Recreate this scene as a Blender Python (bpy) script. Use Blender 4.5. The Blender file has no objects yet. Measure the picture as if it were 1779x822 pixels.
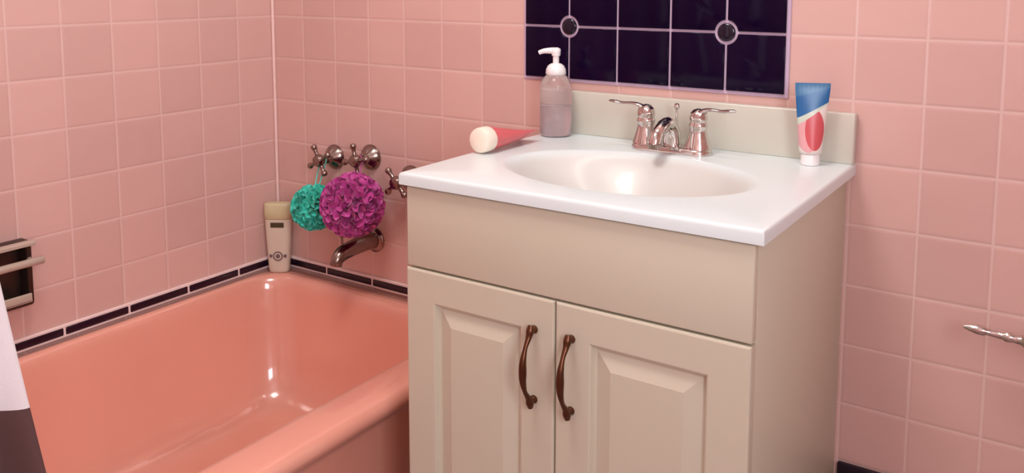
import bpy, bmesh, math, random
from mathutils import Vector, Matrix
random.seed(7)
PI = math.pi
scn = bpy.context.scene
COL = scn.collection

# ------------------------------------------------------------------ camera
H = 1.01                       # height of the reference grout line above the floor
cam_d = bpy.data.cameras.new('camera')
cam = bpy.data.objects.new('camera', cam_d)
COL.objects.link(cam)
scn.camera = cam
yaw, pit, rol = 0.5874, -0.1130, 0.0016
fw = Vector((-math.sin(yaw)*math.cos(pit), math.cos(yaw)*math.cos(pit), math.sin(pit)))
rt = Vector((math.cos(yaw), math.sin(yaw), 0))
up = rt.cross(fw)
r2 = rt*math.cos(rol) + up*math.sin(rol)
u2 = -rt*math.sin(rol) + up*math.cos(rol)
M = Matrix((r2, u2, -fw)).transposed().to_4x4()
M.translation = Vector((1.7713, -1.5531, 0.0996 + H))
cam.matrix_world = M
cam_d.sensor_width = 36.0
cam_d.lens = 1538.65/1779*36.0
cam_d.shift_y = -(411-134.9)/1779
cam_d.clip_start = 0.02

# ------------------------------------------------------------------ world, lights, exposure
w = bpy.data.worlds.new('world'); scn.world = w; w.use_nodes = True
w.node_tree.nodes['Background'].inputs[0].default_value = (0.9, 0.85, 0.85, 1)
w.node_tree.nodes['Background'].inputs[1].default_value = 0.1
scn.view_settings.view_transform = 'Standard'
scn.view_settings.look = 'None'
scn.view_settings.gamma = 1
scn.view_settings.use_curve_mapping = False
scn.view_settings.exposure = 0.07

def area(name, loc, rot, sx, sy, power, col):
    l = bpy.data.lights.new(name, 'AREA'); l.shape = 'RECTANGLE'
    l.size = sx; l.size_y = sy; l.energy = power; l.color = col
    o = bpy.data.objects.new(name, l); COL.objects.link(o)
    o.location = loc; o.rotation_euler = rot
    return o
CEIL_Z = 2.40
area('ceiling_lamp_light', (0.95, -0.95, 2.28), (0, 0, 0), 0.5, 0.5, 14.5, (1.0, 0.95, 0.91))
area('vanity_lamp_light', (1.14, -0.17, 1.74), (math.radians(-25), 0, 0), 0.55, 0.10, 1.5, (1.0, 0.96, 0.93))
area('added_side_light', (2.50, -1.75, 1.45), (0, math.radians(90), 0), 0.9, 0.7, 22, (0.88, 0.94, 1.0))  # added cool light from the right, set at the unseen window

# ------------------------------------------------------------------ materials
def lin(c):
    return tuple(((v/255)/12.92 if v/255 <= 0.04045 else ((v/255+0.055)/1.055)**2.4) for v in c) + (1.0,)

class NT:
    def __init__(s, name):
        s.m = bpy.data.materials.new(name); s.m.use_nodes = True
        s.t = s.m.node_tree; s.b = s.t.nodes['Principled BSDF']
    def n(s, ty): return s.t.nodes.new(ty)
    def put(s, sock, v):
        if isinstance(v, bpy.types.NodeSocket): s.t.links.new(v, sock)
        else: sock.default_value = v
    def math(s, op, a, b=0.0, c=None, clamp=False):
        k = s.n('ShaderNodeMath'); k.operation = op; k.use_clamp = clamp
        s.put(k.inputs[0], a); s.put(k.inputs[1], b)
        if c is not None: s.put(k.inputs[2], c)
        return k.outputs[0]
    def pos(s, kind='Object'):
        if kind == 'Position':
            v = s.n('ShaderNodeNewGeometry').outputs['Position']
        else:
            v = s.n('ShaderNodeTexCoord').outputs['Object']
        k = s.n('ShaderNodeSeparateXYZ'); s.put(k.inputs[0], v)
        return v, k.outputs[0], k.outputs[1], k.outputs[2]
    def mix(s, f, a, b):
        k = s.n('ShaderNodeMix'); k.data_type = 'RGBA'
        s.put(k.inputs[0], f); s.put(k.inputs[6], a); s.put(k.inputs[7], b)
        return k.outputs[2]
    def noise(s, vec, scale, detail=2.0):
        k = s.n('ShaderNodeTexNoise'); s.put(k.inputs['Vector'], vec)
        k.inputs['Scale'].default_value = scale; k.inputs['Detail'].default_value = detail
        return k.outputs['Fac']
    def bump(s, h, strength, dist, normal=None):
        k = s.n('ShaderNodeBump'); s.put(k.inputs['Height'], h)
        k.inputs['Strength'].default_value = strength; k.inputs['Distance'].default_value = dist
        if normal is not None: s.put(k.inputs['Normal'], normal)
        return k.outputs[0]

def mat(name, col, rough=0.4, metal=0.0, var=0.06, scale=12, bump=0.0, coat=0.0, spec=None, trans=0.0, ior=None, sub=0.0):
    n = NT(name); v, x, y, z = n.pos()
    c = lin(col)
    if var:
        f = n.noise(v, scale, 3)
        c2 = tuple(min(1, k*(1+var*2)) for k in c[:3]) + (1,)
        c1 = tuple(k*(1-var*2) for k in c[:3]) + (1,)
        n.put(n.b.inputs['Base Color'], n.mix(f, c1, c2))
    else:
        n.b.inputs['Base Color'].default_value = c
    n.b.inputs['Roughness'].default_value = rough
    n.b.inputs['Metallic'].default_value = metal
    n.b.inputs['Coat Weight'].default_value = coat
    n.b.inputs['Transmission Weight'].default_value = trans
    if ior: n.b.inputs['IOR'].default_value = ior
    if spec is not None: n.b.inputs['Specular IOR Level'].default_value = spec
    if sub:
        n.b.inputs['Subsurface Weight'].default_value = sub
        n.b.inputs['Subsurface Scale'].default_value = 0.01
    if bump:
        n.put(n.b.inputs['Normal'], n.bump(n.noise(v, 60, 4), bump, 0.002))
    return n.m

def tile_mat(name, axis, sign, pu, off, pv, z0, base, grout, gw=0.0028, rough=0.22, var=0.05):
    n = NT(name); v, x, y, z = n.pos('Position')
    u = x if axis == 'x' else y
    u = n.math('MULTIPLY_ADD', u, sign/pu, -off/pu)
    t = n.math('MULTIPLY_ADD', z, 1/pv, -z0/pv + 100)
    u = n.math('ADD', u, 100.0)
    fu, ft = n.math('FRACT', u), n.math('FRACT', t)
    du = n.math('MULTIPLY', n.math('MINIMUM', fu, n.math('SUBTRACT', 1.0, fu)), pu)
    dt = n.math('MULTIPLY', n.math('MINIMUM', ft, n.math('SUBTRACT', 1.0, ft)), pv)
    d = n.math('MINIMUM', du, dt)
    # wobble so the joints come and go a little, as worn grout does
    wob = n.math('MULTIPLY_ADD', n.noise(v, 9, 3), 0.0024, gw*0.5-0.0012)
    k = n.n('ShaderNodeMapRange'); k.interpolation_type = 'SMOOTHSTEP'
    n.put(k.inputs['Value'], n.math('SUBTRACT', d, wob))
    k.inputs['From Min'].default_value = -0.0006; k.inputs['From Max'].default_value = 0.0010
    tilef = k.outputs[0]
    cell = n.n('ShaderNodeCombineXYZ')
    n.put(cell.inputs[0], n.math('FLOOR', u)); n.put(cell.inputs[1], n.math('FLOOR', t))
    wn = n.n('ShaderNodeTexWhiteNoise'); n.put(wn.inputs['Vector'], cell.outputs[0])
    b = lin(base)
    ca = tuple(q*(1-var) for q in b[:3])+(1,); cb = tuple(min(1, q*(1+var)) for q in b[:3])+(1,)
    tc = n.mix(wn.outputs['Value'], ca, cb)
    n.put(n.b.inputs['Base Color'], n.mix(tilef, lin(grout), tc))
    n.put(n.b.inputs['Roughness'], n.math('MULTIPLY_ADD', tilef, rough-0.7, 0.7))
    k2 = n.n('ShaderNodeMapRange'); k2.interpolation_type = 'SMOOTHSTEP'
    n.put(k2.inputs['Value'], d); k2.inputs['From Max'].default_value = 0.006
    b1 = n.bump(n.noise(v, 7, 2), 0.35, 0.01)
    n.put(n.b.inputs['Normal'], n.bump(k2.outputs[0], 0.5, 0.0012, b1))
    return n.m

TILE = (217, 177, 169)
GROUT = (225, 193, 186)
m_wall_back = tile_mat('pink wall tile back', 'x', 1, 0.1100, 0.0, 0.107, H, TILE, GROUT)
m_wall_left = tile_mat('pink wall tile left', 'y', -1, 0.1110, 0.0023, 0.107, H, TILE, GROUT)
m_wall_plain = tile_mat('pink wall tile plain', 'y', -1, 0.11, 0.0, 0.107, H, TILE, GROUT)
m_wall_front = tile_mat('pink wall tile front', 'x', 1, 0.11, 0.0, 0.107, H, TILE, GROUT)
m_ceiling = mat('ceiling paint', (240, 232, 228), 0.8, var=0.01)
def floor_mat():
    n = NT('small floor tiles'); v, x, y, z = n.pos('Position')
    p = 0.05
    us = [n.math('FRACT', n.math('MULTIPLY', q, 1/p)) for q in (x, y)]
    ds = [n.math('MINIMUM', f, n.math('SUBTRACT', 1.0, f)) for f in us]
    g = n.math('GREATER_THAN', n.math('MINIMUM', *ds), 0.03)
    n.put(n.b.inputs['Base Color'], n.mix(g, lin((190, 170, 165)), lin((150, 120, 118))))
    n.b.inputs['Roughness'].default_value = 0.35
    return n.m
m_floor = floor_mat()
m_liner = mat('black liner glaze', (26, 8, 30), 0.18, var=0.1)
m_navy = mat('navy tile glaze', (17, 3, 34), 0.12, var=0.15, scale=6, spec=0.15)
m_dot = mat('black dot glaze', (22, 14, 34), 0.12, var=0.1)
m_bed = mat('lilac grout', (205, 180, 205), 0.7, var=0.05, scale=40)
m_joint = mat('pale grout', (240, 216, 212), 0.7, var=0.06, scale=30)
m_caulk = mat('white caulk', (245, 214, 208), 0.5, var=0.04, scale=25)
m_tub = mat('coral pink enamel', (234, 164, 145), 0.2, var=0.03, scale=4, coat=1.0, spec=0.7)
m_counter = mat('white cultured marble', (232, 240, 242), 0.2, var=0.012, scale=5, coat=0.3)
def counter_mat():
    n = NT('cultured marble with sheen painted on top'); v, x, y, z = n.pos('Object')
    dx = n.math('POWER', n.math('MULTIPLY', n.math('SUBTRACT', x, 1.140), 1/.218), 2.0)
    dy = n.math('POWER', n.math('MULTIPLY', n.math('SUBTRACT', y, -.272), 1/.152), 2.0)
    k = n.n('ShaderNodeMapRange'); k.interpolation_type = 'SMOOTHSTEP'
    n.put(k.inputs['Value'], n.math('ADD', n.math('ADD', dx, dy), n.math('MULTIPLY_ADD', n.noise(v, 9, 3), .1, -.05)))
    k.inputs['From Min'].default_value = .72; k.inputs['From Max'].default_value = 1.0
    n.put(n.b.inputs['Base Color'], n.mix(k.outputs[0], lin((208, 208, 203)), lin((224, 236, 237))))  # top painted whiter than the bowl: its reflected light put into the colour
    n.b.inputs['Roughness'].default_value = .3; n.b.inputs['Coat Weight'].default_value = .15
    return n.m
m_counter = counter_mat()
m_splash = mat('cream cultured marble', (206, 203, 190), 0.22, var=0.015, scale=5, coat=0.3)
m_cab = mat('cream cabinet paint', (207, 199, 179), 0.42, var=0.015, scale=4, bump=0.03)
m_bronze = mat('antique bronze', (98, 62, 44), 0.32, metal=0.85, var=0.15, scale=40)
m_chrome = mat('chrome', (215, 208, 204), 0.12, metal=1.0, var=0.03)
m_chrome_dark = mat('tarnished chrome', (150, 135, 128), 0.2, metal=1.0, var=0.12, scale=30)
m_rubber = mat('dark rubber', (40, 34, 34), 0.6, var=0.05)
m_ceramic = mat('grey beige ceramic', (188, 172, 158), 0.2, var=0.05, scale=20, coat=0.3)
m_dish = mat('aged grey metal', (84, 72, 68), 0.35, metal=0.9, var=0.12, scale=25)
m_white = mat('white plastic', (244, 240, 240), 0.3, var=0.01)
m_cream_plastic = mat('cream plastic', (246, 232, 215), 0.35, var=0.02)

# ------------------------------------------------------------------ mesh helpers
def link(name, me, m, parent=None, smooth=True, auto=35):
    me.materials.append(m) if m else None
    o = bpy.data.objects.new(name, me); COL.objects.link(o)
    if smooth:
        me.shade_smooth()
        if auto:
            me.set_sharp_from_angle(angle=math.radians(auto))
    if parent: o.parent = parent
    return o
def fin(name, bm, m, parent=None, smooth=True, auto=35, loc=None):
    bmesh.ops.recalc_face_normals(bm, faces=bm.faces)
    me = bpy.data.meshes.new(name); bm.to_mesh(me); bm.free()
    o = link(name, me, m, parent, smooth, auto)
    if loc: o.location = loc
    return o
def box(bm, x0, x1, y0, y1, z0, z1, bev=0.0, seg=2):
    r = bmesh.ops.create_cube(bm, size=1.0)
    vs = r['verts']
    for v in vs:
        v.co = Vector(((x0+x1)/2 + v.co.x*(x1-x0), (y0+y1)/2 + v.co.y*(y1-y0), (z0+z1)/2 + v.co.z*(z1-z0)))
    if bev:
        es = list({e for v in vs for e in v.link_edges})
        bmesh.ops.bevel(bm, geom=es, offset=bev, segments=seg, profile=0.5, affect='EDGES')
def lathe(bm, prof, seg=32, mtx=None, cap0=True, cap1=True, sx=1.0, sy=1.0):
    """prof: list of (radius, z)."""
    rings = []
    for r, z in prof:
        ring = []
        for i in range(seg):
            a = 2*PI*i/seg
            p = Vector((math.cos(a)*r*sx, math.sin(a)*r*sy, z))
            if mtx: p = mtx @ p
            ring.append(bm.verts.new(p))
        rings.append(ring)
    for a, b in zip(rings, rings[1:]):
        for i in range(seg):
            bm.faces.new((a[i], a[(i+1) % seg], b[(i+1) % seg], b[i]))
    if cap0: bm.faces.new(list(reversed(rings[0])))
    if cap1: bm.faces.new(rings[-1])
def spline(pts, n=8):
    """Catmull-Rom through points (tuples of any length)."""
    out = []
    P = [pts[0]] + list(pts) + [pts[-1]]
    for i in range(1, len(P)-2):
        for k in range(n):
            t = k/n
            out.append(tuple(0.5*((2*b) + (-a+c)*t + (2*a-5*b+4*c-d)*t*t + (-a+3*b-3*c+d)*t**3)
                             for a, b, c, d in zip(P[i-1], P[i], P[i+1], P[i+2])))
    out.append(tuple(pts[-1]))
    return out
def tube(bm, pts, seg=12, flat=1.0, upv=(0, 0, 1)):
    """pts: (x,y,z,r) path."""
    P = [Vector(p[:3]) for p in pts]
    rings = []
    nrm = None
    for i, p in enumerate(P):
        t = (P[min(i+1, len(P)-1)] - P[max(i-1, 0)]).normalized()
        if nrm is None:
            nrm = Vector(upv)
            if abs(nrm.dot(t)) > 0.95: nrm = Vector((1, 0, 0))
        nrm = (nrm - t*nrm.dot(t)).normalized()
        b = t.cross(nrm)
        r = pts[i][3]
        ring = [bm.verts.new(p + nrm*math.cos(a)*r*flat + b*math.sin(a)*r) for a in [2*PI*k/seg for k in range(seg)]]
        rings.append(ring)
    for a, b in zip(rings, rings[1:]):
        for i in range(seg):
            bm.faces.new((a[i], a[(i+1) % seg], b[(i+1) % seg], b[i]))
    bm.faces.new(list(reversed(rings[0]))); bm.faces.new(rings[-1])
def rrect(x0, x1, y0, y1, r, n=8):
    out = []
    for cx, cy, a0 in ((x1-r, y1-r, 0), (x0+r, y1-r, PI/2), (x0+r, y0+r, PI), (x1-r, y0+r, 1.5*PI)):
        for k in range(n+1):
            a = a0 + PI/2*k/n
            out.append((cx+math.cos(a)*r, cy+math.sin(a)*r))
    return out
def loft(bm, loops, cap0=False, cap1=True):
    rings = [[bm.verts.new(p) for p in l] for l in loops]
    n = len(rings[0])
    for a, b in zip(rings, rings[1:]):
        for i in range(n):
            bm.faces.new((a[i], a[(i+1) % n], b[(i+1) % n], b[i]))
    if cap0: bm.faces.new(list(reversed(rings[0])))
    if cap1: bm.faces.new(rings[-1])
def empty(name, loc, rotz=0.0):
    o = bpy.data.objects.new(name, None); COL.objects.link(o)
    o.location = loc; o.rotation_euler = (0, 0, rotz); o.empty_display_size = 0.05
    return o
def tag(o, label=None, cat=None, group=None):
    if label: o['label'] = label
    if cat: o['category'] = cat
    if group: o['group'] = group
    return o
def struct(o):
    o['kind'] = 'structure'; return o

# ------------------------------------------------------------------ room shell
RX, RY = 2.55, -2.45
def slab(name, b, m):
    bm = bmesh.new(); box(bm, *b); return struct(fin(name, bm, m, smooth=False))
slab('floor', (-0.1, RX+0.1, RY-0.1, 0.1, -0.1, 0), m_floor)
slab('ceiling', (-0.1, RX+0.1, RY-0.1, 0.1, CEIL_Z, CEIL_Z+0.1), m_ceiling)
slab('wall_left', (-0.1, 0, RY-0.1, 0.1, 0, CEIL_Z), m_wall_left)
slab('wall_back', (0, RX, 0, 0.1, 0, CEIL_Z), m_wall_back)
slab('wall_right', (RX, RX+0.1, RY-0.1, 0.1, 0, CEIL_Z), m_wall_plain)
slab('wall_front', (0, RX, RY-0.1, RY, 0, CEIL_Z), m_wall_front)

# unseen frosted window added in the right wall to bring cool side light
WN = bmesh.new()
y_0, y_1, z_0, z_1 = -2.12, -1.38, 0.98, 1.92
for b_ in ((y_0-.05, y_0, z_0-.05, z_1+.05), (y_1, y_1+.05, z_0-.05, z_1+.05), (y_0, y_1, z_0-.05, z_0), (y_0, y_1, z_1, z_1+.05), (y_0, y_1, 1.43, 1.47)):
    box(WN, RX-.025, RX, *b_, .003, 2)
win = struct(fin('added_window_1', WN, m_white))
bmw = bmesh.new(); box(bmw, RX-.008, RX-.002, y_0, y_1, z_0, z_1)
pn = NT('added glowing frosted pane'); pn.b.inputs['Emission Color'].default_value = (.88, .93, 1, 1); pn.b.inputs['Emission Strength'].default_value = 1.6
pn.b.inputs['Roughness'].default_value = .5
fin('pane', bmw, pn.m, win, smooth=False)

# dark tile base along the back wall, to the right of the vanity
bm = bmesh.new()
xb = 1.432
while xb < RX-0.01:
    x2 = min(xb+0.1085, RX-0.002)
    for z0, z1 in ((0.0, 0.106), (0.108, 0.214), (0.216, 0.262)):
        box(bm, xb, x2-0.0015, -0.009, 0.0, z0+0.0005, z1, 0.002, 1)
    xb = x2
struct(fin('baseboard_back', bm, m_liner))

# caulk bead in the corner of the two tiled walls
bm = bmesh.new()
box(bm, 0.0, 0.008, -0.008, 0.0, 0.40, CEIL_Z-0.001, 0.0035, 3)
struct(fin('trim_1', bm, m_caulk))

# black liner tiles along the tub: short bars with pale joints
RIM = 0.355
def liner(name, along, start, end, joints, z0, z1):
    bm = bmesh.new(); bj = bmesh.new()
    xs = [start] + joints + [end]
    for a, b in zip(xs, xs[1:]):
        a2, b2 = a+0.0022, b-0.0022
        if along == 'y': box(bm, 0.0, 0.0085, -b2, -a2, z0, z1, 0.0028, 3)
        else: box(bm, a2, b2, -0.0085, 0.0, z0, z1, 0.0028, 3)
    if along == 'y': box(bj, 0.0, 0.0066, -end, -start, z0-0.0055, z1+0.0055, 0.0015, 1)
    else: box(bj, start, end, -0.0066, 0.0, z0-0.0055, z1+0.0055, 0.0015, 1)
    o = struct(fin(name, bm, m_liner))
    j = fin('grout_bed', bj, m_joint, o)
    return o
liner('trim_2', 'y', 0.012, 1.52, [0.139, 0.2865, 0.4405, 0.589, 0.741, 0.893, 1.045, 1.197, 1.35], RIM+0.0085, RIM+0.0255)
liner('trim_3', 'x', 0.012, 0.835, [0.026, 0.180, 0.334, 0.488, 0.642, 0.79], RIM+0.0085, RIM+0.0255)

# ------------------------------------------------------------------ bathtub
bm = bmesh.new()
YF = -1.52
def tl(x0, x1, yb, yf, r, z):
    return [(x, y, z) for x, y in rrect(x0, x1, yf, yb, r, 10)]
W0 = 0.0095
loops = [tl(W0, .716, -W0, YF+.03, .012, 0.001), tl(W0, .716, -W0, YF+.03, .012, .29),
         tl(W0, .721, -W0, YF+.025, .014, .305), tl(W0, .735, -W0, YF+.01, .016, .314),
         tl(W0, .744, -W0, YF+.003, .018, .322), tl(W0, .747, -W0, YF, .02, .333),
         tl(W0, .744, -W0, YF+.004, .02, .344), tl(W0+.001, .737, -W0-.001, YF+.011, .02, .3515), tl(W0+.003, .727, -W0-.003, YF+.022, .02, .355),
         tl(.024, .672, -.040, YF+.085, .085, .3555), tl(.028, .662, -.046, YF+.095, .085, .354), tl(.033, .652, -.052, YF+.105, .085, .3485),
         tl(.037, .645, -.058, YF+.115, .085, .338), tl(.040, .641, -.061, YF+.122, .085, .322),
         tl(.052, .632, -.070, YF+.16, .085, .25), tl(.072, .622, -.085, YF+.23, .085, .14),
         tl(.092, .602, -.100, YF+.29, .085, .085), tl(.118, .575, -.125, YF+.33, .085, .056),
         tl(.155, .535, -.165, YF+.38, .075, .046), tl(.25, .44, -.30, YF+.55, .06, .043)]
loft(bm, loops, cap0=True)
tub = fin('bathtub', bm, m_tub, auto=60)
tag(tub, 'coral pink built-in bathtub with a wide rolled rim along the tiled walls', 'bathtub')

# ------------------------------------------------------------------ navy tile panel above the sink
XS = [0.7735, 0.8790, 0.9872, 1.0978, 1.2065, 1.3165]
pan = empty('tile_panel', (XS[0], 0, 0.903))
tag(pan, 'dark navy square tile panel with two round dots set in pink wall above sink', 'tile panel')
ZS = [0.903, 1.011, 1.119, 1.227]
bm = bmesh.new(); box(bm, XS[0]-0.0045, XS[-1]+0.0045, -0.003, 0.0, ZS[0]-0.0045, ZS[-1]+0.0045, 0.001, 1)
o = fin('grout_bed', bm, m_bed, None); o.parent = pan; o.matrix_parent_inverse = Matrix.Translation(pan.location).inverted()
dots = [(XS[1], ZS[1]), (XS[4], ZS[1])]
RC = 0.0225
bm = bmesh.new()
for i in range(5):
    for j in range(3):
        x0, x1, z0, z1 = XS[i]+.0026, XS[i+1]-.0026, ZS[j]+.0026, ZS[j+1]-.0026
        poly = []
        for cx, cz, qx, qz in ((x0, z0, XS[i], ZS[j]), (x1, z0, XS[i+1], ZS[j]), (x1, z1, XS[i+1], ZS[j+1]), (x0, z1, XS[i], ZS[j+1])):
            hit = any(abs(qx-a)+abs(qz-b) < 1e-6 for a, b in dots)
            if not hit: poly.append((cx, cz)); continue
            sx = 1 if cx > qx else -1; sz = 1 if cz > qz else -1
            lim = math.asin(.0026/RC)
            arc = [(qx+sx*RC*math.cos(a), qz+sz*RC*math.sin(a)) for a in [lim+(PI/2-2*lim)*k/8 for k in range(9)]]
            # travel order: enter along previous edge
            if (sx, sz) in ((1, 1), (-1, -1)): arc = arc[::-1]
            poly += arc
        mx, mz = (x0+x1)/2, (z0+z1)/2
        def lp(s, y): return [(mx+(px-mx)*s, y, mz+(pz-mz)*s) for px, pz in poly]
        loft(bm, [lp(1, -0.001), lp(1, -.0065), lp(.985, -.0078), lp(.965, -.0082)], cap0=True)
o = fin('tile_field', bm, m_navy, None, auto=50); o.parent = pan; o.matrix_parent_inverse = Matrix.Translation(pan.location).inverted()
for a, b in dots:
    bm = bmesh.new()
    lathe(bm, [(.0165, -.001), (.0165, .0060), (.0155, .0075), (.012, .0084), (.004, .009)], 28, Matrix.Translation((a, 0, b)) @ Matrix.Rotation(PI/2, 4, 'X'))
    o = fin('dot_tile', bm, m_dot, None, auto=60); o.parent = pan; o.matrix_parent_inverse = Matrix.Translation(pan.location).inverted()
    o['label'] = 'small round black dot tile'

# ------------------------------------------------------------------ vanity cabinet
def under(root, o):
    o.parent = root
    o.matrix_parent_inverse = Matrix.LocRotScale(root.location, root.rotation_euler, None).inverted()
    return o
VX0, VX1, CT = 0.8515, 1.4254, 0.797
TH = 0.020
van = empty('vanity_cabinet', ((VX0+VX1)/2, -0.24, 0))
tag(van, 'cream painted two door vanity cabinet standing under the white sink top', 'cabinet')
bm = bmesh.new()
zt = CT-TH-0.0005
box(bm, VX0, VX0+.016, -0.463, -0.0005, 0.09, zt, 0.0015, 2)
box(bm, VX1-.016, VX1, -0.463, -0.0005, 0.09, zt, 0.0015, 2)
box(bm, VX0+.0155, VX1-.0155, -0.463, -0.448, 0.09, zt)
box(bm, VX0+.0155, VX1-.0155, -0.448, -0.0005, 0.09, 0.105)
box(bm, VX0+.0155, VX1-.0155, -0.010, -0.0005, 0.105, 0.60)
box(bm, VX0+.004, VX1-.004, -0.405, -0.001, 0.0, 0.0905)
under(van, fin('carcass', bm, m_cab))
bm = bmesh.new()
ZD = 0.6405
box(bm, VX0, VX1, -0.4795, -0.4632, ZD+0.0022, zt-0.0025, 0.0025, 3)
under(van, fin('front_panel', bm, m_cab))
def door(x0, x1, z0, z1, hx):
    yf = -0.4815
    bm = bmesh.new()
    def q(ix, iz, y, iz0=None):
        return [(x0+ix, y, z0+iz), (x1-ix, y, z0+iz), (x1-ix, y, z1-iz), (x0+ix, y, z1-iz)]
    loops = [q(0, 0, -.4634), q(0, 0, yf+.003), q(.0009, .0009, yf+.0009), q(.003, .003, yf),
             q(.056, .050, yf), q(.0585, .0525, yf+.001), q(.0605, .0545, yf+.0075), q(.0655, .0595, yf+.0085),
             q(.088, .082, yf+.0012), q(.0905, .0845, yf+.0002)]
    loft(bm, loops, cap0=True)
    d = under(van, fin('door', bm, m_cab, auto=14))
    # bow pull
    bm = bmesh.new()
    zc0, zc1 = 0.481, 0.590
    for zc, s in ((zc0, 1), (zc1, -1)):
        lathe(bm, [(.0062, 0), (.0066, .0015), (.0050, .004), (.0036, .007), (.0036, .014)], 16,
              Matrix.Translation((hx, yf+.0002, zc)) @ Matrix.Rotation(PI/2, 4, 'X'))
    pts = spline([(hx, yf-.010, zc0-.009, .0042), (hx, yf-.012, zc0-.001, .0060), (hx, yf-.016, zc0+.008, .0046), (hx, yf-.025, zc0+.021, .0034),
                  (hx, yf-.031, zc0+.038, .0050), (hx, yf-.032, (zc0+zc1)/2, .0060), (hx, yf-.031, zc1-.038, .0050),
                  (hx, yf-.025, zc1-.021, .0034), (hx, yf-.016, zc1-.008, .0046), (hx, yf-.012, zc1+.001, .0060), (hx, yf-.010, zc1+.009, .0042)], 7)
    tube(bm, pts, 14, upv=(1, 0, 0))
    h = fin('handle', bm, m_bronze, auto=70)
    h.parent = d
    h['label'] = 'dark bronze bow handle'
under_inv = Matrix.LocRotScale(van.location, van.rotation_euler, None).inverted()
XG = 1.1335
door(VX0, XG-.0013, 0.105, ZD-.001, 1.0985)
door(XG+.0013, VX1, 0.105, ZD-.001, 1.1620)

# ------------------------------------------------------------------ sink top (one piece with bowl and backsplash)
TX0, TX1, TY0 = 0.8420, 1.4388, -0.4869
BX, BY, BRX, BRY, BD = 1.140, -0.272, 0.218, 0.152, 0.105
def hgt(x, y):
    d = math.hypot((x-BX)/BRX, (y-BY)/BRY)
    if d >= 1.0:
        return 0.0
    t = 1-d
    s = min(1, t/0.85)
    s = s*s*(3-2*s)
    return -BD*(s**0.75)
bm = bmesh.new()
# polar grid round the bowl out to the rectangle
NA = 128
def rectpt(a):
    dx, dy = math.cos(a)*BRX, math.sin(a)*BRY
    ts = []
    if dx > 1e-9: ts.append((TX1-BX)/dx)
    if dx < -1e-9: ts.append((TX0-BX)/dx)
    if dy > 1e-9: ts.append((-0.0005-BY)/dy)
    if dy < -1e-9: ts.append((TY0-BY)/dy)
    t = min(ts); return BX+dx*t, BY+dy*t
angs = [2*PI*i/NA for i in range(NA)]
for cx, cy in ((TX0, TY0), (TX1, TY0), (TX0, -.0005), (TX1, -.0005)):
    a = math.atan2((cy-BY)/BRY, (cx-BX)/BRX) % (2*PI)
    k = min(range(NA), key=lambda i: abs(((angs[i]-a+PI) % (2*PI))-PI))
    angs[k] = a
rings = []
for d in [0.06, .12, .2, .3, .4, .5, .6, .68, .76, .82, .87, .91, .94, .965, .985, 1.0, 1.02]:
    rings.append([bm.verts.new((BX+math.cos(a)*BRX*d, BY+math.sin(a)*BRY*d, CT+hgt(BX+math.cos(a)*BRX*d, BY+math.sin(a)*BRY*d))) for a in angs])
def shr(p, e): return (min(max(p[0], TX0+e), TX1-e), min(max(p[1], TY0+e), -.0005), )
for e, z in ((.006, CT), (.003, CT-.0007), (.001, CT-.0025), (0, CT-.006), (0, CT-TH)):
    rings.append([bm.verts.new((*shr(rectpt(a), e), z)) for a in angs])
rings.append([bm.verts.new((BX+math.cos(a)*BRX*1.01, BY+math.sin(a)*BRY*1.01, CT-TH)) for a in angs])
for d in (.9, .7, .5, .3, .1):
    rings.append([bm.verts.new((BX+math.cos(a)*BRX*d, BY+math.sin(a)*BRY*d, CT-TH+1.0*hgt(BX+math.cos(a)*BRX*d, BY+math.sin(a)*BRY*d)-.002)) for a in angs])
for a, b in zip(rings, rings[1:]):
    for i in range(NA): bm.faces.new((a[i], a[(i+1) % NA], b[(i+1) % NA], b[i]))
bm.faces.new(rings[0]); bm.faces.new(rings[-1])
top = fin('bathroom_sink', bm, m_counter, auto=50)
tag(top, 'glossy white one-piece sink top with oval basin on cream cabinet', 'sink')
bm = bmesh.new(); box(bm, TX0, TX1, -.0205, -.0006, CT-.0005, CT+.0864, 0.003, 3)
fin('backsplash', bm, m_splash, top)
bm = bmesh.new()
dz = CT+hgt(BX, BY)
lathe(bm, [(.0225, dz+.0005), (.0225, dz+.003), (.019, dz+.004), (.016, dz+.002), (.004, dz+.0015)], 28, Matrix.Translation((BX, BY, 0)))
fin('drain', bm, m_chrome, top)

# ------------------------------------------------------------------ sink faucet
FX, FY = 1.136, -0.078
fau = empty('sink_faucet', (FX, FY, CT))
tag(fau, 'chrome two lever sink faucet standing behind the white basin', 'faucet')
bm = bmesh.new()
loft(bm, [[(x, y, z) for x, y in rrect(-.076+i, .076-i, -.026+i, .026-i, .0255-i, 8)] for i, z in ((0, .0003), (0, .006), (.0015, .0095), (.005, .0118), (.010, .0125))], cap0=True)
under_f = None
fin('base_plate', bm, m_chrome, fau)
for s in (-1, 1):
    bm = bmesh.new()
    lathe(bm, [(.0245, .010), (.0240, .014), (.0200, .026), (.0165, .038), (.0155, .046), (.0172, .050), (.0172, .054), (.0150, .058), (.0165, .064), (.0150, .074), (.009, .080), (.002, .082)], 28, Matrix.Translation((s*.0508, 0, 0)))
    fin('valve_body', bm, m_chrome, fau)
    bm = bmesh.new()
    tube(bm, spline([(s*.050, -.002, .070, .009), (s*.060, -.004, .078, .0085), (s*.075, -.006, .082, .0058), (s*.095, -.008, .0815, .0050), (s*.112, -.009, .083, .0062), (s*.121, -.009, .0835, .0045)], 7), 14, flat=0.55)
    fin('lever', bm, m_chrome, fau)
bm = bmesh.new()
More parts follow.
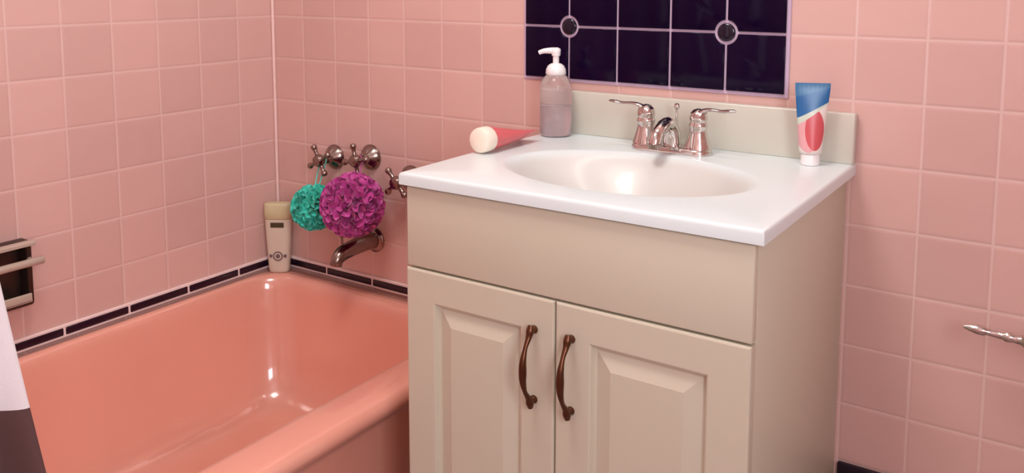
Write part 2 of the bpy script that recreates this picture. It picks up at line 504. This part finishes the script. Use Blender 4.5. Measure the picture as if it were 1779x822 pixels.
tube(bm, spline([(0, .004, .010, .0165), (0, .002, .030, .0155), (0, -.006, .046, .0140), (0, -.020, .0530, .0125), (0, -.042, .0500, .0115), (0, -.062, .0400, .0108), (0, -.070, .0310, .0105), (0, -.072, .0235, .0105)], 8), 18)
fin('spout', bm, m_chrome, fau)
bm = bmesh.new()
lathe(bm, [(.0112, .0160), (.0116, .0170), (.0116, .0250), (.0105, .0255)], 22, Matrix.Translation((0, -.0725, 0)))
fin('aerator', bm, m_chrome_dark, fau)
bm = bmesh.new()
lathe(bm, [(.0022, .010), (.0022, .074), (.0048, .0755), (.0060, .079), (.0048, .083), (.0015, .0845)], 16, Matrix.Translation((0, .0215, 0)))
fin('lift_rod', bm, m_chrome, fau)

# ------------------------------------------------------------------ soap pump bottle
pb = empty('soap_bottle', (.8800, -.0580, CT+.0003), math.radians(25))
tag(pb, 'clear pump bottle with white dispenser head at back left of sink top', 'soap dispenser')
m_clear = mat('clear bottle plastic', (244, 232, 234), 0.12, var=0.0, trans=0.85, ior=1.3)
m_soap = mat('pale soap liquid', (246, 238, 240), 0.1, var=0.02, trans=0.75, ior=1.33)
bm = bmesh.new()
lathe(bm, [(.024, 0), (.0295, .002), (.0315, .006), (.0315, .094), (.0305, .103), (.0265, .113), (.0190, .121), (.0140, .125), (.0132, .134)], 36)
fin('bottle', bm, m_clear, pb, auto=60)
bm = bmesh.new(); lathe(bm, [(.025, .003), (.0295, .007), (.0295, .060), (.0290, .0605)], 36); fin('liquid', bm, m_soap, pb, auto=60)
bm = bmesh.new()
lathe(bm, [(.0190, .1215), (.0205, .124), (.0195, .132), (.0160, .139), (.0105, .143), (.0062, .144), (.0062, .158), (.0085, .159), (.0092, .166), (.0092, .1715), (.0070, .1735), (.001, .174)], 28)
fin('pump_collar', bm, m_white, pb, auto=50)
bm = bmesh.new()
tube(bm, spline([(.004, 0, .168, .0070), (-.010, 0, .1685, .0062), (-.024, 0, .1675, .0050), (-.034, 0, .1640, .0042)], 6), 14)
fin('pump_nozzle', bm, m_white, pb)

# ------------------------------------------------------------------ lying lotion tube
lt = empty('lotion_tube', (.8640, -.298, CT+.0237), math.radians(-1))
tag(lt, 'pink red squeeze tube lying on its side with round white cap', 'tube')
m_redtube = mat('pink red tube plastic', (214, 104, 108), 0.3, var=0.06, scale=25)
bm = bmesh.new()
RX90 = Matrix.Rotation(-PI/2, 4, 'X')
lathe(bm, [(.004, -.0005), (.017, 0), (.0215, .0025), (.0232, .007), (.0232, .026), (.0227, .0275)], 32, RX90)
fin('cap', bm, m_cream_plastic, lt)['label'] = 'round white cap'
bm = bmesh.new()
secs = []
for t in [i/14 for i in range(15)]:
    y = .027 + t*.135
    rz = .0215*(1-t)**.8 + .0012
    rx = .0215*(1-t) + .0240*t
    w_ = math.radians(28)*t
    zc = .0003 - .0110*t
    secs.append([(math.cos(a)*rx*math.cos(w_) - math.sin(a)*rz*math.sin(w_), y, zc + math.cos(a)*rx*math.sin(w_) + math.sin(a)*rz*math.cos(w_)) for a in [2*PI*k/28 for k in range(28)]])
loft(bm, secs, cap0=True)
fin('tube_body', bm, m_redtube, lt)

# ------------------------------------------------------------------ toothpaste tube
tp = empty('toothpaste_tube', (1.3770, -.0560, CT+.0003), math.radians(24))
tag(tp, 'blue, white and red toothpaste tube standing on its cap by backsplash', 'toothpaste')
def tp_mat():
    n = NT('printed toothpaste tube'); v, x, y, z = n.pos('Object')
    blue = n.mix(n.math('GREATER_THAN', n.math('ADD', z, n.math('MULTIPLY', x, -.3)), .122), lin((40, 104, 160)), lin((72, 128, 168)))
    wv = n.n('ShaderNodeTexWave'); wv.inputs['Scale'].default_value = 45; n.put(wv.inputs['Vector'], v)
    wv.inputs['Distortion'].default_value = 2.0
    blue = n.mix(n.math('MULTIPLY', wv.outputs['Fac'], 0.35), blue, lin((20, 96, 170)))
    ex = n.math('POWER', n.math('MULTIPLY', n.math('ADD', x, -.004), 1/.0155), 2.0)
    ez = n.math('POWER', n.math('MULTIPLY', n.math('ADD', z, -.060), 1/.034), 2.0)
    red = n.math('LESS_THAN', n.math('ADD', ex, ez), 1.0)
    ex2 = n.math('POWER', n.math('MULTIPLY', n.math('ADD', x, .006), 1/.018), 2.0)
    pk = n.math('LESS_THAN', n.math('ADD', ex2, ez), 1.2)
    c = n.mix(pk, lin((232, 222, 216)), lin((228, 168, 172)))
    c = n.mix(red, c, lin((206, 88, 94)))
    isb = n.math('GREATER_THAN', n.math('ADD', z, n.math('MULTIPLY', x, -.55)), .092)
    mid = n.math('GREATER_THAN', n.math('ADD', z, n.math('MULTIPLY', x, -.75)), .084)
    c = n.mix(mid, c, lin((205, 216, 200)))
    c = n.mix(isb, c, blue)
    n.put(n.b.inputs['Base Color'], c); n.b.inputs['Roughness'].default_value = 0.3
    return n.m
bm = bmesh.new()
secs = []
for t in [i/20 for i in range(21)]:
    z = .022 + t*.108
    ry = .0165*(1-t)**.9 + .0010
    rx = .0185*(1-t) + .0285*t
    secs.append([(math.cos(a)*rx, math.sin(a)*ry, z) for a in [2*PI*k/36 for k in range(36)]])
secs.append([(math.cos(a)*.0285, math.sin(a)*.0011, .138) for a in [2*PI*k/36 for k in range(36)]])
sh = [[(math.cos(a)*r, math.sin(a)*r*.9, z) for a in [2*PI*k/36 for k in range(36)]] for r, z in ((.010, .0185), (.0165, .0195))]
loft(bm, sh+secs, cap0=True)
fin('tube_body', bm, tp_mat(), tp, auto=60)
bm = bmesh.new(); lathe(bm, [(.0145, 0), (.0155, .001), (.0150, .017), (.0140, .0188), (.010, .019)], 28)
fin('cap', bm, m_white, tp)['label'] = 'white screw cap'

# ------------------------------------------------------------------ shampoo bottle in the tub corner
sb = empty('shampoo_bottle', (.0480, -.0430, RIM+.0006), math.radians(33))
tag(sb, 'beige green shampoo bottle standing on the tub rim in the wall corner', 'bottle')
m_sham = mat('beige green plastic', (206, 196, 156), 0.35, var=0.03, scale=10)
m_sham2 = mat('pale label print', (214, 200, 182), 0.4, var=0.03, scale=30)
m_ink = mat('olive ink', (70, 62, 34), 0.5, var=0.1)
m_ink2 = mat('grey ink', (112, 92, 96), 0.5, var=0.1)
bm = bmesh.new()
def el(rx, ry, z, e=3.2):
    out = []
    for k in range(40):
        a = 2*PI*k/40; c, s = math.cos(a), math.sin(a)
        out.append((math.copysign(abs(c)**(2/e), c)*rx, math.copysign(abs(s)**(2/e), s)*ry, z))
    return out
loft(bm, [el(.020, .013, .0), el(.0245, .0155, .002), el(.0262, .0165, .008), el(.0275, .0170, .03), el(.0310, .0175, .09), el(.0335, .0175, .14)], cap0=True)
fin('bottle_body', bm, m_sham2, sb, auto=60)
bm = bmesh.new()
loft(bm, [el(.0330, .0170, .1403), el(.0345, .0180, .1415), el(.0348, .0178, .160), el(.0345, .0170, .176), el(.0330, .0155, .1800), el(.026, .011, .1812)], cap0=True)
fin('cap', bm, m_sham, sb, auto=60)['label'] = 'pale green flip cap'
bm = bmesh.new(); box(bm, -.016, .018, -.0190, -.0168, .120, .133, .0009, 1); fin('print_band', bm, m_ink, sb)['label'] = 'dark olive printed band'
bm = bmesh.new()
for (r0, r1) in ((.0125, .0095), (.0055, .0)):
    M0 = Matrix.Translation((.001, -.0166, .045)) @ Matrix.Rotation(PI/2, 4, 'X')
    if r1 > 0:
        lathe(bm, [(r1, 0), (r1, .0015), (r0, .0015), (r0, 0)], 30, M0, cap0=False, cap1=False)
    else:
        lathe(bm, [(r0, 0), (r0, .0015)], 24, M0)
for dx in (-.017, .019):
    box(bm, dx-.0035, dx+.0035, -.0178, -.0150, .042, .049)
fin('round_emblem', bm, m_ink2, sb)['label'] = 'grey round emblem'

# ------------------------------------------------------------------ valves above the tub
def valve(loc, rotz, label, a0):
    v = empty('tub_valve', loc)
    tag(v, label, 'faucet handle', 'three chrome valves above the tub')
    bm = bmesh.new()
    RXm = Matrix.Rotation(PI/2, 4, 'X')
    lathe(bm, [(.031, .0003), (.031, .003), (.027, .009), (.019, .016), (.0135, .021), (.0125, .030), (.010, .032)], 32, RXm)
    fin('escutcheon', bm, m_chrome_dark, v)
    bm = bmesh.new()
    lathe(bm, [(.0085, .030), (.0085, .045), (.013, .047), (.0155, .052), (.0155, .060), (.012, .065), (.004, .067)], 24, RXm)
    for k in range(4):
        a = a0 + k*PI/2
        d = Vector((math.cos(a), 0, math.sin(a)))
        pts = [tuple(Vector((0, -.0545, 0)) + d*t) + (r,) for t, r in ((.008, .0062), (.018, .0050), (.026, .0052), (.033, .0076), (.038, .0072), (.041, .0040))]
        tube(bm, spline(pts, 4), 12, upv=(0, 1, 0))
    fin('cross_handle', bm, m_chrome_dark, v)
    return v
valve((.212, 0, H-.343), 0, 'chrome cross handle valve nearest the wall corner above the teal sponge', .5)
valve((.332, 0, H-.330), 0, 'middle chrome cross handle valve above the purple sponge', .2)
valve((.458, 0, H-.366), 0, 'chrome cross handle valve beside the left edge of the sink top', .75)
sp = empty('tub_spout', (.340, 0, H-.532))
tag(sp, 'chrome tub spout on the tiled wall below the purple sponge', 'faucet')
bm = bmesh.new()
lathe(bm, [(.030, .0003), (.030, .004), (.025, .008), (.020, .010)], 30, Matrix.Rotation(PI/2, 4, 'X'))
fin('flange', bm, m_chrome_dark, sp)
bm = bmesh.new()
tube(bm, spline([(0, -.008, 0, .0205), (0, -.04, .001, .0200), (0, -.08, -.001, .0190), (0, -.112, -.006, .0175), (0, -.128, -.016, .0150), (0, -.132, -.030, .0135)], 7), 24)
fin('spout_body', bm, m_chrome_dark, sp)
bm = bmesh.new(); lathe(bm, [(.003, .015), (.003, .032), (.006, .034), (.006, .040), (.002, .042)], 14, Matrix.Translation((0, -.112, 0)))
fin('diverter_knob', bm, m_chrome_dark, sp)

# ------------------------------------------------------------------ mesh bath sponges
def sponge(loc, r, col, label, hook, seed, n=64):
    rnd = random.Random(seed)
    s = empty('bath_sponge', loc)
    tag(s, label, 'bath sponge', 'mesh bath sponges hanging over the tub')
    m = mat(col[0], col[1], 0.45, var=0.12, scale=60, sub=0.0)
    n_ = m.node_tree.nodes['Principled BSDF']
    n_.inputs['Transmission Weight'].default_value = 0.0
    n_.inputs['Sheen Weight'].default_value = 0.3
    bm = bmesh.new()
    for k in range(n):
        # axis direction on the sphere (Fibonacci) with jitter
        zz = 1-2*(k+.5)/n; ph = k*2.39996+rnd.uniform(-.3, .3)
        c = Vector((math.sqrt(1-zz*zz)*math.cos(ph), math.sqrt(1-zz*zz)*math.sin(ph), zz))
        t1 = c.orthogonal().normalized(); t1 = Matrix.Rotation(rnd.uniform(0, 2*PI), 3, c) @ t1
        t2 = c.cross(t1)
        waves = rnd.choice((5, 6, 7)); ph0 = rnd.uniform(0, 6)
        R = r*rnd.uniform(.88, 1.03); sprd = r*rnd.uniform(.30, .42)
        NS = 44; rows = []
        for j in range(5):
            tt = j/4; row = []
            for i in range(NS):
                a = 2*PI*i/NS
                rad = sprd*(.18 + .82*tt**1.3)*(1+.28*tt*math.sin(waves*a+ph0))
                hh = r*.42 + (R-r*.42)*(tt**.7)*(1 + .10*math.sin(2*a+ph0)) + r*.09*tt*math.cos(waves*a*1.0+ph0)
                p = c*hh + t1*math.cos(a)*rad + t2*math.sin(a)*rad
                if p.length > r*1.08: p *= r*1.08/p.length
                row.append(bm.verts.new(p))
            rows.append(row)
        for p, q in zip(rows, rows[1:]):
            for i in range(NS): bm.faces.new((p[i], p[(i+1) % NS], q[(i+1) % NS], q[i]))
    bmesh.ops.create_icosphere(bm, subdivisions=3, radius=r*.5)
    fin('net_ball', bm, m, s, auto=0)
    bm = bmesh.new()
    h = Vector(hook)-Vector(loc)
    pts = spline([(0, 0, r*.45, .0016), (h.x*.4-.006, h.y*.4, h.z*.55, .0016), (h.x-.008, h.y, h.z*.95, .0016), (h.x, h.y-.001, h.z+.006, .0016), (h.x+.008, h.y, h.z*.95, .0016), (h.x*.5+.006, h.y*.5, h.z*.55, .0016), (0.004, 0, r*.45, .0016)], 6)
    tube(bm, pts, 8)
    fin('cord', bm, m, s)
    return s
sponge((.212, -.074, H-.455), .053, ('teal netting', (70, 214, 192)), 'small teal mesh bath sponge hanging in front of the tiled wall', (.212, -.040, H-.339), 3, 48)
sponge((.362, -.098, H-.422), .070, ('magenta netting', (202, 74, 160)), 'large purple mesh bath sponge hanging below the middle valve', (.332, -.040, H-.326), 5, 76)

# ------------------------------------------------------------------ soap dish on the left wall
sd = empty('soap_dish', (0, -.712, .445))
tag(sd, 'aged grey recessed soap dish with grab bar on the left tiled wall', 'soap dish')
SDI = Matrix.Translation(sd.location).inverted()
y0, y1, z0, z1 = -.803, -.658, .458, .590
bm = bmesh.new()
fr = .010
def yz(ya, yb, za, zb, x, r=.012): return [(x, a, b) for a, b in rrect(ya, yb, za, zb, r, 6)]
D = .030
loft(bm, [yz(y0, y1, z0, z1, .0002, .006), yz(y0, y1, z0, z1, D-.003, .006), yz(y0+.001, y1-.001, z0+.001, z1-.001, D-.001, .006), yz(y0+.003, y1-.003, z0+.003, z1-.003, D, .005),
          yz(y0+fr, y1-fr, z0+fr, z1-fr, D, .005), yz(y0+fr+.002, y1-fr-.002, z0+fr+.002, z1-fr-.002, D-.003, .005), yz(y0+fr+.004, y1-fr-.004, z0+fr+.004, z1-fr-.004, .004, .005)], cap0=True)
o = fin('recess_box', bm, m_dish, None, auto=40); o.parent = sd; o.matrix_parent_inverse = SDI
bm = bmesh.new()
loft(bm, [[(a, b, z) for a, b in rrect(.0285, x, y0-.003, y1+.003, .004, 5)] for x, z in ((.040, .5805), (.044, .5825), (.044, .588), (.040, .5905))], cap0=True)
o = fin('top_ledge', bm, m_ceramic, None, auto=50); o.parent = sd; o.matrix_parent_inverse = SDI
bm = bmesh.new()
box(bm, .006, .046, y0+.012, y1-.012, .4695, .475, .002, 2)
box(bm, .040, .046, y0+.012, y1-.012, .4695, .488, .0025, 2)
o = fin('soap_tray', bm, m_ceramic, None, auto=50); o.parent = sd; o.matrix_parent_inverse = SDI
bm = bmesh.new()
for yy in (y0+.006, y1-.006):
    tube(bm, [(.027, yy, .551, .0055), (.050, yy, .551, .0055)], 14)
tube(bm, [(.050, y0-.014, .551, .005), (.050, y0-.012, .551, .0078), (.050, y1+.010, .551, .0078), (.050, y1+.012, .551, .005)], 16)
o = fin('grab_bar', bm, m_ceramic, None, auto=60); o.parent = sd; o.matrix_parent_inverse = SDI

# ------------------------------------------------------------------ shower curtain and its rod
m_rod = m_chrome
rod = empty('curtain_rod', (.80, -1.2, 1.98))
tag(rod, 'chrome shower curtain rod running across the room above the tub', 'rod')
bm = bmesh.new(); lathe(bm, [(.0125, RY+1.2+.003), (.0125, 1.197)], 20, Matrix.Rotation(-PI/2, 4, 'X'))
fin('bar', bm, m_rod, rod)
for yy, s in ((1.1995, 1), (RY+1.2005, -1)):
    bm = bmesh.new(); lathe(bm, [(.026, 0), (.026, .006), (.018, .016), (.0145, .018)], 24, Matrix.Translation((0, yy, 0)) @ Matrix.Rotation(s*PI/2, 4, 'X'))
    fin('wall_flange', bm, m_rod, rod)
def curtain_mat():
    n = NT('white and brown curtain cloth'); v, x, y, z = n.pos('Object')
    edge = n.math('MULTIPLY_ADD', n.noise(v, 4, 1), .008, .638)
    f = n.math('GREATER_THAN', z, edge)
    n.put(n.b.inputs['Base Color'], n.mix(f, lin((92, 62, 60)), lin((236, 228, 230))))
    n.b.inputs['Roughness'].default_value = 0.8
    n.put(n.b.inputs['Normal'], n.bump(n.noise(v, 300, 2), .3, .001))
    return n.m
cur = None
bm = bmesh.new()
NU, NV = 130, 40
grid = []
for j in range(NV+1):
    z = .22 + (1.955-.22)*j/NV
    lead = -1.0646 - (z-.547)*.155 if z < .9 else -1.1193 - (z-.9)*.10
    row = []
    for i in range(NU+1):
        t = i/NU
        y = lead - t*(.40+.10*(1.95-z))
        amp = .018*(.7+.3*(2-z)/1.7)
        x = .812 + amp*math.sin(t*2*PI*7+PI/2) + .004*math.sin(z*7+t*9)
        row.append(bm.verts.new((x, y, z)))
    grid.append(row)
for a, b in zip(grid, grid[1:]):
    for i in range(NU): bm.faces.new((a[i], a[i+1], b[i+1], b[i]))
cur = fin('shower_curtain', bm, curtain_mat(), auto=0)
sm = cur.modifiers.new('cloth', 'SOLIDIFY'); sm.thickness = .0025; sm.offset = 0
tag(cur, 'white shower curtain with a dark brown lower band hanging outside the tub', 'curtain')
for k in range(6):
    yy = -1.225 - k*.075
    bm = bmesh.new()
    pts = [(.80+math.sin(a)*.021*.8, yy, 1.975+math.cos(a)*.022, .0016) for a in [2*PI*q/24 for q in range(25)]]
    tube(bm, pts, 8)
    fin('ring', bm, m_rod, cur)

# ------------------------------------------------------------------ paper holder on the right
th = empty('paper_holder', (1.735, 0, H-.440))
tag(th, 'chrome paper holder arm on pink tiled wall right of the vanity', 'paper holder')
bm = bmesh.new()
lathe(bm, [(.027, .0003), (.027, .004), (.022, .010), (.012, .014), (.0095, .020), (.0085, .050), (.011, .058), (.0135, .066), (.0135, .076), (.010, .083), (.003, .085)], 30, Matrix.Rotation(PI/2, 4, 'X'))
fin('wall_post', bm, m_chrome, th)
bm = bmesh.new()
tube(bm, [(.012, -.070, -.001, .0105), (-.030, -.070, .000, .0105), (-.034, -.070, .000, .0072), (-.044, -.070, .0005, .0062), (-.048, -.070, .001, .0078), (-.054, -.070, .001, .0078), (-.058, -.070, .001, .0055),
          (-.080, -.070, .003, .0052), (-.083, -.070, .003, .0072), (-.092, -.070, .0035, .0074), (-.102, -.070, .004, .0055), (-.112, -.070, .0045, .0022)], 18)
fin('arm', bm, m_chrome, th)

# ------------------------------------------------------------------ the room's lamps (above the frame)
m_glow = NT('lit lamp glass'); m_glow.b.inputs['Emission Color'].default_value = (1, .93, .9, 1)
m_glow.b.inputs['Emission Strength'].default_value = 2.5; m_glow.b.inputs['Base Color'].default_value = (.9, .9, .88, 1)
m_glow = m_glow.m
cl = empty('ceiling_light', (0.95, -0.95, CEIL_Z))
tag(cl, 'round frosted glass ceiling light in the middle of the room', 'light')
bm = bmesh.new(); lathe(bm, [(.17, -.0005), (.17, -.012), (.155, -.018)], 40); fin('base', bm, m_chrome, cl)
bm = bmesh.new(); lathe(bm, [(.155, -.0185), (.15, -.045), (.12, -.075), (.07, -.092), (.01, -.098)], 40); fin('glass_shade', bm, m_glow, cl)
vl = empty('vanity_light', (1.14, 0, 1.80))
tag(vl, 'wall light bar with three white glass shades above the sink', 'light')
bm = bmesh.new(); box(bm, -.28, .28, -.022, -.0005, -.04, .04, .006, 3); fin('back_plate', bm, m_chrome, vl)
for k in (-1, 0, 1):
    bm = bmesh.new(); lathe(bm, [(.012, .0215), (.012, .06), (.03, .068)], 20, Matrix.Translation((k*.19, 0, 0)) @ Matrix.Rotation(PI/2, 4, 'X'), cap1=True)
    fin('arm', bm, m_chrome, vl)
    bm = bmesh.new(); lathe(bm, [(.03, .03), (.042, .01), (.048, -.03)], 28, Matrix.Translation((k*.19, -.085, 0)), cap1=True); fin('glass_shade', bm, m_glow, vl)
